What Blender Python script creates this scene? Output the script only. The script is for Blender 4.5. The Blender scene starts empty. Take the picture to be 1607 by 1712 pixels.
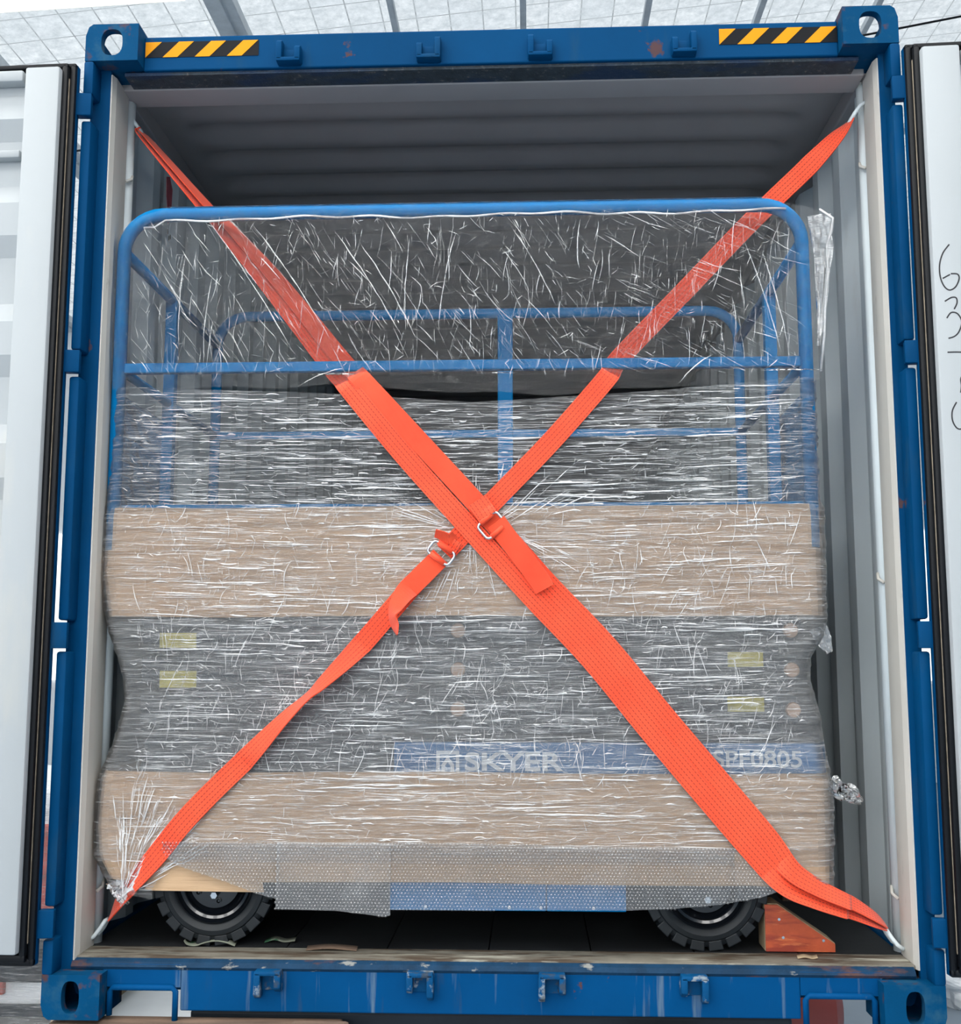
import bpy, bmesh, math, random
import numpy as np
from mathutils import Vector, Matrix

# ------------------------------------------------------------------ camera, world, sun, exposure
S = bpy.context.scene
COL = S.collection
cam_d = bpy.data.cameras.new('camera')
cam = bpy.data.objects.new('camera', cam_d); COL.objects.link(cam)
yaw, pitch, roll, FPX = -0.0435070, 0.1274949, 0.000205, 1909.963
fw = Vector((math.sin(yaw)*math.cos(pitch), math.cos(yaw)*math.cos(pitch), math.sin(pitch)))
rt = Vector((math.cos(yaw), -math.sin(yaw), 0)); up = rt.cross(fw)
rt2 = rt*math.cos(roll)+up*math.sin(roll); up2 = up*math.cos(roll)-rt*math.sin(roll)
cam.matrix_world = Matrix(((rt2.x, up2.x, -fw.x, 0.124492), (rt2.y, up2.y, -fw.y, -3.212331), (rt2.z, up2.z, -fw.z, 0.978250), (0, 0, 0, 1)))
cam_d.sensor_fit = 'HORIZONTAL'; cam_d.sensor_width = 36; cam_d.lens = 36*FPX/1607
cam_d.clip_start = .05; cam_d.clip_end = 200
S.camera = cam

W = bpy.data.worlds.new('sky'); S.world = W; W.use_nodes = True
wn = W.node_tree.nodes; wl = W.node_tree.links
bg = wn['Background']; bg.inputs['Strength'].default_value = 2.8
tc = wn.new('ShaderNodeTexCoord'); sp = wn.new('ShaderNodeSeparateXYZ'); wr = wn.new('ShaderNodeValToRGB')
wl.new(tc.outputs['Generated'], sp.inputs[0]); wl.new(sp.outputs['Z'], wr.inputs[0]); wl.new(wr.outputs[0], bg.inputs['Color'])
wr.color_ramp.elements[0].position = 0.0; wr.color_ramp.elements[0].color = (.80, .86, .92, 1)
wr.color_ramp.elements[1].position = 0.6; wr.color_ramp.elements[1].color = (.98, 1.0, 1.02, 1)

# daylight comes down through skylight strips in the hall roof and in at the open left side of the hall
SKY_STRIPS = [(-11.0, -9.2, -12, 9), (-6.6, -4.6, -12, 9), (-2.2, -0.4, -12, 4)]   # y0, y1, x0, x1
SKY_POWER = 9.0
FRONT_FILL_POWER = 12.0     # unseen glowing panels added behind the viewer for frontal light and glints

S.view_settings.view_transform = 'Standard'; S.view_settings.look = 'None'
S.view_settings.gamma = 1; S.view_settings.use_curve_mapping = False
S.view_settings.exposure = -0.05
S.cycles.transparent_max_bounces = 20
S.cycles.max_bounces = 7; S.cycles.diffuse_bounces = 3; S.cycles.glossy_bounces = 2; S.cycles.sample_clamp_indirect = 8

rng = np.random.default_rng(7); random.seed(7)

# ------------------------------------------------------------------ helpers
def lin(r, g, b):
    f = lambda v: (v/255/12.92) if v/255 <= .04045 else ((v/255+.055)/1.055)**2.4
    return (f(r), f(g), f(b), 1)

def tag(o, label=None, cat=None, group=None, kind=None):
    for k, v in (('label', label), ('category', cat), ('group', group), ('kind', kind)):
        if v: o[k] = v
    return o

def empty(name, loc=(0, 0, 0)):
    o = bpy.data.objects.new(name, None); COL.objects.link(o); o.location = loc
    o.empty_display_size = .1
    return o

class B:
    """collects shapes in one bmesh, world coordinates"""
    def __init__(s): s.bm = bmesh.new()
    def box(s, x0, x1, y0, y1, z0, z1, bev=0):
        t = bmesh.new(); bmesh.ops.create_cube(t, size=1)
        for v in t.verts:
            v.co = Vector(((x0+x1)/2+v.co.x*(x1-x0), (y0+y1)/2+v.co.y*(y1-y0), (z0+z1)/2+v.co.z*(z1-z0)))
        if bev: bmesh.ops.bevel(t, geom=t.edges[:], offset=bev, segments=2, affect='EDGES', profile=.5)
        return s.add(t)
    def add(s, t):
        m = bpy.data.meshes.new('tmp'); t.to_mesh(m); t.free(); s.bm.from_mesh(m); bpy.data.meshes.remove(m); return s
    def prism(s, poly, axis, a, b, bev=0):
        """poly: 2D outline; axis 1 -> (x,z) extruded in y; axis 0 -> (y,z) in x; axis 2 -> (x,y) in z"""
        def P(p, h):
            return {0: (h, p[0], p[1]), 1: (p[0], h, p[1]), 2: (p[0], p[1], h)}[axis]
        t = bmesh.new(); n = len(poly)
        A = [t.verts.new(P(p, a)) for p in poly]; Bv = [t.verts.new(P(p, b)) for p in poly]
        t.faces.new(A); t.faces.new(Bv[::-1])
        for i in range(n): t.faces.new((A[i], A[(i+1) % n], Bv[(i+1) % n], Bv[i]))
        if bev: bmesh.ops.bevel(t, geom=t.edges[:], offset=bev, segments=2, affect='EDGES', profile=.5)
        return s.add(t)
    def tube(s, pts, r, seg=10, closed=False, square=False):
        t = bmesh.new(); P = [Vector(p) for p in pts]; n = len(P); rings = []
        ref = Vector((0, 1, 0)); prev = None
        for i in range(n):
            a = P[(i-1) % n] if (i or closed) else P[i]; b = P[(i+1) % n] if (i < n-1 or closed) else P[i]
            d = (b-a).normalized()
            if prev is None:
                u = ref - d*ref.dot(d)
                if u.length < .1: u = Vector((1, 0, 0)) - d*d.x
            else: u = prev - d*prev.dot(d)
            u.normalize(); prev = u; v = d.cross(u); ring = []
            for k in range(seg):
                an = 2*math.pi*(k+(.5 if square else 0))/seg
                ring.append(t.verts.new(P[i]+(u*math.cos(an)+v*math.sin(an))*(r if not square else r*1.4142)))
            rings.append(ring)
        for i in range(n if closed else n-1):
            A = rings[i]; C = rings[(i+1) % n]
            for k in range(seg): t.faces.new((A[k], A[(k+1) % seg], C[(k+1) % seg], C[k]))
        if not closed: t.faces.new(rings[0][::-1]); t.faces.new(rings[-1])
        return s.add(t)
    def lathe(s, prof, c, seg=48, axis=1, cap=True):
        """prof: (radius, height along axis)"""
        t = bmesh.new(); rings = []
        for r, h in prof:
            ring = []
            for k in range(seg):
                a = 2*math.pi*k/seg; x, z = r*math.cos(a), r*math.sin(a)
                ring.append(t.verts.new({1: (c[0]+x, c[1]+h, c[2]+z), 0: (c[0]+h, c[1]+x, c[2]+z), 2: (c[0]+x, c[1]+z, c[2]+h)}[axis]))
            rings.append(ring)
        for A, C in zip(rings, rings[1:]):
            for k in range(seg): t.faces.new((A[k], A[(k+1) % seg], C[(k+1) % seg], C[k]))
        if cap and prof[0][0] > 1e-6: t.faces.new(rings[0])
        if cap and prof[-1][0] > 1e-6: t.faces.new(rings[-1][::-1])
        bmesh.ops.remove_doubles(t, verts=t.verts[:], dist=1e-6)
        return s.add(t)
    def xf(s, f):
        for v in s.bm.verts: v.co = Vector(f(*v.co))
        return s
    def out(s, name, mat, parent=None, smooth=False, ang=None):
        bmesh.ops.recalc_face_normals(s.bm, faces=s.bm.faces[:])
        m = bpy.data.meshes.new(name); s.bm.to_mesh(m); s.bm.free()
        if smooth or ang:
            m.shade_smooth()
            if ang: m.set_sharp_from_angle(angle=math.radians(ang))
        m.materials.append(mat)
        return link(name, m, parent)

def link(name, m, parent=None):
    o = bpy.data.objects.new(name, m); COL.objects.link(o)
    if parent is not None:
        o.parent = parent; o.matrix_parent_inverse = PINV(parent)
    return o

def PINV(p):
    M = Matrix.Translation(p.location)
    q = p
    while q.parent is not None:
        q = q.parent; M = Matrix.Translation(q.location) @ M if False else M
    return M.inverted()

def grid_mesh(name, P, mat, parent=None, uv=None, smooth=True, closed_u=False):
    """P: (n,m,3) array"""
    n, m = P.shape[:2]
    idx = np.arange(n*m).reshape(n, m)
    a = idx[:-1, :-1]; b = idx[1:, :-1]; c = idx[1:, 1:]; d = idx[:-1, 1:]
    F = np.stack([a, b, c, d], -1).reshape(-1, 4)
    me = bpy.data.meshes.new(name); me.from_pydata(P.reshape(-1, 3).tolist(), [], F.tolist())
    if uv is not None:
        l = me.uv_layers.new(name='uv'); U = uv.reshape(-1, 2)[F.reshape(-1)]
        l.data.foreach_set('uv', U.astype(np.float32).ravel())
    if smooth: me.shade_smooth()
    me.materials.append(mat)
    return link(name, me, parent)

_T = rng.random((256, 256))
def vn(x, y, seed=0):
    x = np.asarray(x, float)+seed*17.37; y = np.asarray(y, float)+seed*31.91
    xi = np.floor(x).astype(int); yi = np.floor(y).astype(int); fx = x-xi; fy = y-yi
    fx = fx*fx*(3-2*fx); fy = fy*fy*(3-2*fy)
    g = lambda i, j: _T[(xi+i) % 256, (yi+j) % 256]
    return (g(0, 0)*(1-fx)+g(1, 0)*fx)*(1-fy)+(g(0, 1)*(1-fx)+g(1, 1)*fx)*fy
def ridge(x, y, seed=0):
    return 1-np.abs(2*vn(x, y, seed)-1)

# ------------------------------------------------------------------ materials
def newmat(name):
    m = bpy.data.materials.new(name); m.use_nodes = True
    nt = m.node_tree; nt.nodes.clear(); out = nt.nodes.new('ShaderNodeOutputMaterial')
    return m, nt, out

def noise_fac(nt, scale, stretch=(1, 1, 1), detail=6, lo=.4, hi=.6, rough=.6):
    N, L = nt.nodes, nt.links
    t = N.new('ShaderNodeTexCoord'); mp = N.new('ShaderNodeMapping'); mp.inputs['Scale'].default_value = stretch
    n = N.new('ShaderNodeTexNoise'); n.inputs['Scale'].default_value = scale; n.inputs['Detail'].default_value = detail
    n.inputs['Roughness'].default_value = rough
    r = N.new('ShaderNodeMapRange'); r.inputs['From Min'].default_value = lo; r.inputs['From Max'].default_value = hi
    L.new(t.outputs['Object'], mp.inputs[0]); L.new(mp.outputs[0], n.inputs['Vector']); L.new(n.outputs['Fac'], r.inputs['Value'])
    return r.outputs[0], n.outputs['Fac']

def mixc(nt, fac, a, b):
    m = nt.nodes.new('ShaderNodeMix'); m.data_type = 'RGBA'
    for sock, v in ((m.inputs[0], fac), (m.inputs[6], a), (m.inputs[7], b)):
        if hasattr(v, 'is_linked') or isinstance(v, bpy.types.NodeSocket): nt.links.new(v, sock)
        else: sock.default_value = v
    return m.outputs[2]

def mat(name, col, rough=.5, metal=0, var=.12, vscale=6, bump=0, bscale=80, bstretch=(1, 1, 1), layers=(), spec=.5, coat=0):
    """layers: (colour, scale, stretch, lo, hi, strength)"""
    m, nt, out = newmat(name); N, L = nt.nodes, nt.links
    p = N.new('ShaderNodeBsdfPrincipled'); L.new(p.outputs[0], out.inputs[0])
    c = col
    if var:
        f, _ = noise_fac(nt, vscale, lo=.3, hi=.7)
        d = tuple(max(0, min(1, x*(1-var))) for x in col[:3])+(1,)
        e = tuple(max(0, min(1, x*(1+var))) for x in col[:3])+(1,)
        c = mixc(nt, f, d, e)
    for lc, ls, st, lo, hi, k in layers:
        f, _ = noise_fac(nt, ls, st, lo=lo, hi=hi)
        mu = N.new('ShaderNodeMath'); mu.operation = 'MULTIPLY'; mu.use_clamp = True; mu.inputs[1].default_value = k
        L.new(f, mu.inputs[0]); c = mixc(nt, mu.outputs[0], c, lc)
    if isinstance(c, tuple): p.inputs['Base Color'].default_value = c
    else: L.new(c, p.inputs['Base Color'])
    p.inputs['Roughness'].default_value = rough; p.inputs['Metallic'].default_value = metal
    p.inputs['Specular IOR Level'].default_value = spec
    if coat: p.inputs['Coat Weight'].default_value = coat
    if bump:
        _, n = noise_fac(nt, bscale, bstretch, detail=4)
        b = N.new('ShaderNodeBump'); b.inputs['Strength'].default_value = bump; b.inputs['Distance'].default_value = .01
        L.new(n, b.inputs['Height']); L.new(b.outputs[0], p.inputs['Normal'])
    return m

RUST = lin(92, 62, 48); GRIME = lin(60, 62, 60)
M = {}
M['blue'] = mat('blue_container_paint', lin(1, 63, 106), .55, spec=.05, var=.10, vscale=3, bump=.06, bscale=25,
                layers=[(lin(30, 70, 100), 14, (1, 1, .25), .56, .72, .6), (RUST, 9, (1, 1, 1), .68, .72, .8)])
M['blue_sill'] = mat('blue_sill_paint', lin(1, 70, 121), .55, spec=.05, var=.10, vscale=3, bump=.06, bscale=25,
                     layers=[(lin(120, 140, 150), 22, (1, 1, .06), .58, .70, .6), (lin(60, 70, 78), 12, (1, 1, .12), .60, .72, .6), (RUST, 7, (1, 1, 1), .69, .72, .9)])
M['blue_rust'] = mat('worn_casting_paint', lin(3, 68, 108), .6, spec=.05, var=.12, vscale=4, bump=.12, bscale=30,
                     layers=[(lin(52, 92, 112), 10, (1, 1, 1), .52, .68, .6), (RUST, 13, (1, 1, 1), .565, .66, .85)])
M['keeper_worn'] = mat('worn_keeper_paint', lin(4, 72, 118), .6, spec=.1, var=.15, vscale=8, bump=.2, bscale=60, layers=[(lin(150, 160, 166), 30, (1, 1, 1), .56, .64, .8), (lin(70, 74, 76), 22, (1, 1, 1), .56, .64, .7)])
M['grime'] = mat('dirty_sealant', lin(52, 62, 70), .7, var=.4, vscale=30, bump=.5, bscale=120,
                 layers=[(lin(150, 140, 128), 60, (1, 1, 1), .60, .70, .5), (lin(14, 50, 86), 9, (.4, 1, 1), .5, .6, .7)])
M['sill_edge'] = mat('chipped_sill_edge', lin(16, 52, 80), .6, spec=.15, var=.3, vscale=14, bump=.3, bscale=60, layers=[(lin(150, 150, 144), 26, (.5, 1, 1), .62, .68, .8), (RUST, 12, (.4, 1, 1), .58, .66, .8)])
M['white_in'] = mat('pale_grey_interior_paint', lin(216, 226, 230), .55, spec=.3, var=.04, vscale=3, layers=[(lin(160, 156, 150), 5, (1, 1, .2), .62, .75, .35)])
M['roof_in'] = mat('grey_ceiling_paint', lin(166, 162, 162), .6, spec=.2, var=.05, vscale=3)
M['jamb'] = mat('jamb_paint', lin(196, 193, 186), .55, spec=.3, var=.04, layers=[(lin(120, 112, 100), 20, (1, 1, .3), .66, .74, .5)])
M['door_white'] = mat('door_inner_paint', lin(172, 177, 180), .5, spec=.15, var=.02, vscale=2, layers=[(lin(196, 192, 180), 4, (1, 1, .3), .6, .75, .35)])
M['rubber'] = mat('black_rubber_gasket', lin(7, 11, 17), .5, spec=.25, var=.15, vscale=10, bump=.05)
M['rubber_edge'] = mat('rubber_bead', lin(150, 138, 120), .6, var=.3, vscale=40)
M['floor_in'] = mat('dark_plywood_floor', lin(30, 33, 36), .6, var=.35, vscale=6, bump=.15, bscale=40, bstretch=(6, 1, 1))
M['threshold'] = mat('worn_threshold', lin(118, 114, 104), .65, spec=.2, var=.25, vscale=12, bump=.25, bscale=40, bstretch=(.3, 1, 1),
                     layers=[(lin(72, 58, 46), 7, (.5, 3, 1), .48, .58, .85), (lin(190, 190, 176), 10, (.3, 3, 1), .58, .66, .7), (lin(50, 48, 46), 16, (.25, 2, 1), .63, .68, .8)])
M['yellow'] = mat('hazard_yellow', lin(226, 146, 6), .5, spec=.15, var=.05)
M['black'] = mat('hazard_black', lin(9, 12, 18), .5, spec=.15, var=.1)
M['lift_blue'] = mat('blue_lift_paint', lin(0, 124, 188), .45, spec=.10, var=.05)
M['lift_blue2'] = mat('blue_lift_panel', lin(40, 116, 176), .4, spec=.15, var=.05)
M['dark_steel'] = mat('dark_grey_steel', lin(36, 44, 52), .5, spec=.2, var=.2, vscale=4)
M['deck_steel'] = mat('grey_deck_steel', lin(80, 86, 92), .5, var=.15)
M['tyre'] = mat('black_tyre_rubber', lin(15, 23, 29), .55, var=.15, vscale=12, bump=.05)
M['rim'] = mat('black_gloss_rim', lin(14, 18, 24), .18, var=.1, coat=.4)
M['chrome'] = mat('zinc_steel', lin(205, 208, 212), .2, 1, var=.05)
M['label_yellow'] = mat('yellow_label', lin(206, 190, 60), .5, var=.15, vscale=30)
M['pin'] = mat('tan_pin', lin(200, 160, 130), .5, var=.2)
M['white_letter'] = mat('white_lettering', lin(240, 244, 248), .5, var=0)
M['card'] = mat('corrugated_cardboard', lin(206, 172, 136), .85, var=.07, vscale=5, bump=.12, bscale=12, bstretch=(1, 1, 20), layers=[(lin(176, 140, 104), 40, (.15, 1, 4), .52, .7, .45)])
M['red_ply'] = mat('red_film_plywood', lin(190, 84, 48), .55, var=.15, vscale=20, bump=.15, bscale=30,
                   layers=[(lin(140, 50, 40), 14, (.35, 1, 2.2), .50, .60, .8), (lin(222, 126, 76), 20, (.5, 1, 3), .57, .66, .7)])
M['pale_wood'] = mat('pale_wood', lin(178, 158, 128), .75, var=.2, vscale=14, bump=.2, bscale=40, layers=[(lin(96, 84, 70), 12, (1, 4, .4), .55, .68, .6)])
M['paper_green'] = mat('torn_paper', lin(150, 156, 140), .7, var=.2, vscale=20, layers=[(lin(44, 110, 74), 14, (1, 1, 1), .52, .58, .9)])
M['pink'] = mat('pink_sticker', lin(186, 92, 104), .6, var=.2, vscale=30)
M['ink'] = mat('black_marker_ink', lin(40, 40, 44), .7, var=.3, vscale=60)
M['timber'] = mat('dusty_timber', lin(126, 104, 88), .8, var=.2, vscale=8, bump=.2, layers=[(lin(84, 70, 62), 8, (.3, 2, 1), .5, .65, .7)])
M['red_paint'] = mat('faded_red_paint', lin(196, 78, 64), .6, var=.15, layers=[(lin(120, 100, 92), 12, (1, 1, 1), .55, .65, .8)])
M['maroon'] = mat('maroon_tank_paint', lin(140, 62, 56), .4, var=.12, layers=[(lin(190, 150, 140), 7, (.2, 1, 2), .6, .7, .5)])
M['concrete'] = mat('pale_concrete', lin(138, 150, 162), .8, var=.08, vscale=1.2)
M['galv'] = mat('galvanised_steel', lin(206, 212, 216), .5, 0, var=.12, vscale=6)
M['sheet_white'] = mat('white_floor_sheet', lin(238, 240, 242), .7, var=.03)

def straps_mat(name, stitched):
    m, nt, out = newmat(name); N, L = nt.nodes, nt.links
    p = N.new('ShaderNodeBsdfPrincipled'); L.new(p.outputs[0], out.inputs[0])
    p.inputs['Roughness'].default_value = .6; p.inputs['Specular IOR Level'].default_value = .3
    p.inputs['Sheen Weight'].default_value = .2
    uv = N.new('ShaderNodeUVMap'); uv.uv_map = 'uv'; s = N.new('ShaderNodeSeparateXYZ'); L.new(uv.outputs[0], s.inputs[0])
    def mth(op, a, b=None):
        q = N.new('ShaderNodeMath'); q.operation = op
        for i, v in enumerate((a, b)):
            if v is None: continue
            if isinstance(v, (int, float)): q.inputs[i].default_value = v
            else: L.new(v, q.inputs[i])
        return q.outputs[0]
    f, _ = noise_fac(nt, 5, lo=.3, hi=.7)
    base = mixc(nt, f, lin(238, 70, 36), lin(248, 88, 52))
    weave = mth('SINE', mth('MULTIPLY', s.outputs['X'], 2*math.pi/.0026))
    if stitched:
        a = mth('FRACT', mth('MULTIPLY', s.outputs['Y'], 5.0))
        line = mth('LESS_THAN', mth('ABSOLUTE', mth('SUBTRACT', a, .5)), .095)
        dash = mth('LESS_THAN', mth('FRACT', mth('MULTIPLY', s.outputs['X'], 1/.0105)), .62)
        k = mth('MULTIPLY', mth('MULTIPLY', line, dash), .85)
        base = mixc(nt, k, base, lin(140, 34, 24))
        h = mth('SUBTRACT', mth('MULTIPLY', weave, .3), mth('MULTIPLY', line, 1.0))
    else: h = weave
    L.new(base, p.inputs['Base Color'])
    b = N.new('ShaderNodeBump'); b.inputs['Strength'].default_value = .5; b.inputs['Distance'].default_value = .0012
    L.new(h, b.inputs['Height']); L.new(b.outputs[0], p.inputs['Normal'])
    return m
M['strap_stitch'] = straps_mat('orange_stitched_webbing', True)
M['strap_rib'] = straps_mat('orange_ribbed_webbing', False)

def film_mat(name, ior=1.5, haze=.08, streak=.3, gloss=.16, rough=.16, bump=.35, stretch=(2, 1, 60), bscale=6, crinkle=0, lo=.52, hi=.68):
    """clear plastic: see-through, glossy, hazier where several layers or gathered folds lie on each other"""
    m, nt, out = newmat(name); N, L = nt.nodes, nt.links
    tr = N.new('ShaderNodeBsdfTransparent'); tr.inputs[0].default_value = (.985, .988, .99, 1)
    gl = N.new('ShaderNodeBsdfGlossy'); gl.inputs['Color'].default_value = (1, 1, 1, 1); gl.inputs['Roughness'].default_value = rough
    df = N.new('ShaderNodeBsdfDiffuse'); df.inputs[0].default_value = (.94, .95, .96, 1)
    tl = N.new('ShaderNodeBsdfTranslucent'); tl.inputs[0].default_value = (.9, .92, .94, 1)
    ms = N.new('ShaderNodeMixShader'); ms.inputs[0].default_value = .12; L.new(df.outputs[0], ms.inputs[1]); L.new(tl.outputs[0], ms.inputs[2])
    f1, n1 = noise_fac(nt, bscale, stretch, detail=5, lo=lo, hi=hi, rough=.65)
    if crinkle:
        f2, n2 = noise_fac(nt, crinkle, (1, 1, 1), detail=6, lo=.55, hi=.75, rough=.7)
        ad = N.new('ShaderNodeMath'); ad.operation = 'ADD'; L.new(n1, ad.inputs[0]); L.new(n2, ad.inputs[1]); hgt = ad.outputs[0]
    else: hgt = n1
    b = N.new('ShaderNodeBump'); b.inputs['Strength'].default_value = bump; b.inputs['Distance'].default_value = .02; L.new(hgt, b.inputs['Height'])
    L.new(b.outputs[0], gl.inputs['Normal'])
    mr = N.new('ShaderNodeMath'); mr.operation = 'MULTIPLY_ADD'; mr.use_clamp = True; mr.inputs[1].default_value = streak; mr.inputs[2].default_value = haze
    L.new(f1, mr.inputs[0])
    m1 = N.new('ShaderNodeMixShader'); L.new(mr.outputs[0], m1.inputs[0]); L.new(tr.outputs[0], m1.inputs[1]); L.new(ms.outputs[0], m1.inputs[2])
    fr = N.new('ShaderNodeFresnel'); fr.inputs[0].default_value = ior
    fa = N.new('ShaderNodeMath'); fa.operation = 'MULTIPLY_ADD'; fa.use_clamp = True; fa.inputs[1].default_value = 1.0; fa.inputs[2].default_value = gloss; L.new(fr.outputs[0], fa.inputs[0])
    m2 = N.new('ShaderNodeMixShader'); L.new(fa.outputs[0], m2.inputs[0]); L.new(m1.outputs[0], m2.inputs[1]); L.new(gl.outputs[0], m2.inputs[2])
    L.new(m2.outputs[0], out.inputs[0])
    return m
M['inner_film'] = film_mat('layered_stretch_film', haze=.12, streak=.16, gloss=.0, rough=.2, bump=.6, stretch=(3, 1, 40), bscale=5, crinkle=60, lo=.45, hi=.7)
M['film'] = film_mat('stretch_film', haze=.045, streak=.34, gloss=.0, rough=.10, bump=.8)
M['film_top'] = film_mat('crinkled_plastic_sheet', ior=1.46, haze=.004, streak=.04, gloss=.0, rough=.03, bump=.8, stretch=(9, 1, 7), bscale=5, crinkle=26, lo=.5, hi=.75)
M['crease'] = film_mat('gathered_film_fold', haze=.72, streak=.3, gloss=.1, rough=.15, bump=.2)
M['crease_top'] = film_mat('sharp_film_fold', haze=.22, streak=.3, gloss=.15, rough=.12, bump=.2)
M['bubble'] = film_mat('bubble_plastic', ior=1.4, haze=.09, streak=.05, gloss=.0, rough=.1, bump=.1, stretch=(1, 1, 1))
M['bubble_dome'] = film_mat('bubble_dome_plastic', ior=1.6, haze=.06, streak=.04, gloss=.04, rough=.06, bump=.0, stretch=(1, 1, 1))
M['bubble_milky'] = film_mat('bubble_plastic_layered', ior=1.35, haze=.14, streak=.1, gloss=.0, rough=.1, bump=.1, stretch=(1, 1, 1))

def foil_mat():
    m, nt, out = newmat('foil_insulation'); N, L = nt.nodes, nt.links
    p = N.new('ShaderNodeBsdfPrincipled'); tl = N.new('ShaderNodeBsdfTranslucent'); mx = N.new('ShaderNodeMixShader'); mx.inputs[0].default_value = .34
    L.new(p.outputs[0], mx.inputs[1]); L.new(tl.outputs[0], mx.inputs[2]); L.new(mx.outputs[0], out.inputs[0])
    t = N.new('ShaderNodeTexCoord'); mp = N.new('ShaderNodeMapping'); mp.inputs['Rotation'].default_value = (0, 0, 0)
    br = N.new('ShaderNodeTexBrick'); br.offset = 0; br.inputs['Scale'].default_value = 1.0
    br.inputs['Brick Width'].default_value = .36; br.inputs['Row Height'].default_value = .42; br.inputs['Mortar Size'].default_value = .008; br.inputs['Mortar Smooth'].default_value = .2
    br.inputs['Color1'].default_value = lin(246, 248, 248); br.inputs['Color2'].default_value = lin(232, 236, 238); br.inputs['Mortar'].default_value = lin(120, 124, 126)
    L.new(t.outputs['Object'], mp.inputs[0]); L.new(mp.outputs[0], br.inputs['Vector'])
    f, n = noise_fac(nt, 9, detail=8, lo=.35, hi=.7, rough=.75)
    c = mixc(nt, f, lin(196, 202, 204), br.outputs['Color'])
    L.new(c, p.inputs['Base Color']); L.new(c, tl.inputs[0]); p.inputs['Roughness'].default_value = .45; p.inputs['Metallic'].default_value = .15
    b = N.new('ShaderNodeBump'); b.inputs['Strength'].default_value = .4; b.inputs['Distance'].default_value = .03; L.new(n, b.inputs['Height']); L.new(b.outputs[0], p.inputs['Normal'])
    return m
M['foil'] = foil_mat()
def emis(name, col, k):
    m, nt, out = newmat(name); e = nt.nodes.new('ShaderNodeEmission'); e.inputs[0].default_value = col; e.inputs[1].default_value = k
    nt.links.new(e.outputs[0], out.inputs[0]); return m
M['skylight'] = emis('daylit_roof_panel', (1.0, .985, .95, 1), SKY_POWER)
M['skylight_rear'] = emis('yellowed_roof_panel', (1.0, .99, .78, 1), 2.2)
M['wall_paint'] = mat('grey_wall_cladding', lin(108, 128, 146), .7, var=.06, vscale=1)
M['window'] = emis('daylit_window', (.95, .98, 1, 1), 2.0)
M['front_fill'] = emis('added_front_fill', (1, .99, .97, 1), FRONT_FILL_POWER)

# ------------------------------------------------------------------ the hall
GZ = -1.12
o = B().box(-16, 16, -14, 18, GZ-.1, GZ).out('floor', M['concrete']); tag(o, 'pale concrete hall floor beneath the container', 'floor', kind='structure')
RZ = lambda x: 8.0+.10*x
beams = [-8.3, -5.65, -2.97]; battens = [-1.31, .08, 1.45, 2.74, 4.1, 5.5]
roof = empty('ceiling', (0, 6, 8)); tag(roof, 'silver foil insulated hall roof above container', 'ceiling', kind='structure')
edges = [-16]+beams+battens+[8.3, 16]
for a, b in zip(edges, edges[1:]):
    P = np.array([[[x, y, RZ(x)] for y in (-14, 17)] for x in (a, b)])
    grid_mesh('insulation_panel', P, M['foil'], roof, smooth=False)
for x in beams:
    B().prism([(x-.15, RZ(x)-.20), (x+.02, RZ(x)-.20), (x+.02, RZ(x)-.16), (x+.13, RZ(x)-.16), (x+.13, RZ(x)-.03), (x-.15, RZ(x)-.03)], 1, -14, 17, .01).out('purlin', M['galv'], roof)
for x in battens:
    B().prism([(x-.035, RZ(x)-.10), (x+.035, RZ(x)-.10), (x+.035, RZ(x)-.02), (x-.035, RZ(x)-.02)], 1, -14, 17, .005).out('batten', M['galv'], roof)
for y0, y1, x0, x1 in SKY_STRIPS+[(5.9, 7.40, -9, -3.2)]:
    e = [x0]+[q for q in beams+battens+[8.3] if x0 < q < x1]+[x1]
    for a, b in zip(e, e[1:]):
        P = np.array([[[x, y+(.09*(x+5.2) if y0 > 0 else 0), RZ(x)-.015] for y in (y0, y1)] for x in (a+.17, b-.17)])
        grid_mesh('skylight_panel', P, M['skylight'] if y0 < 0 else M['skylight_rear'], roof, smooth=False)
tag(B().tube([(-9, 9.6, 6.6), (-4, 9.3, 7.0), (0, 9.2, 7.3), (3, 8.9, 7.7), (6, 8.8, 8.2)], .012, 6).out('cable', M['rubber']), 'thin dark cable strung under the foil roof', 'cable')
wf = B().box(-16, 16, -14.2, -14, GZ, 9.7).out('wall_front', M['wall_paint'])
for i in range(7):
    for zz in (2.7,):
        B().box(-11.2+i*2.2, -9.8+i*2.2, -13.98, -13.95, zz, zz+2.8).out('glowing_pane', M['front_fill'], wf)  # panels added to light the load from the front, narrow columns for film glints
tag(wf, 'grey cladding wall with added light panels behind the viewer', 'wall', kind='structure')
tag(B().box(16, 16.2, -14, 17, GZ, 9.7).out('wall_right', M['wall_paint']), 'grey cladding wall on the right of the hall', 'wall', kind='structure')
lw = B().box(-16.2, -16, -14, 17, 4.2, 6.5); lw.box(-16.2, -16, -1, 17, GZ, 4.2); lw.box(-16.2, -16, -14, -11, GZ, 4.2)
tag(lw.out('wall_left', M['wall_paint']), 'grey cladding wall on the left of the hall with a wide opening', 'wall', kind='structure')
wb = B().box(-16, 16, 17, 17.2, GZ, 9.5).out('wall_back', M['sheet_white']); tag(wb, 'pale far wall of the hall', 'wall', kind='structure')
for x in (-8.2, -6.9, 5.6, 7.0):
    w_ = B().box(x-.35, x+.35, 16.95, 16.99, .6, 3.2).out('glowing_pane', M['window'], wb)
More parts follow.
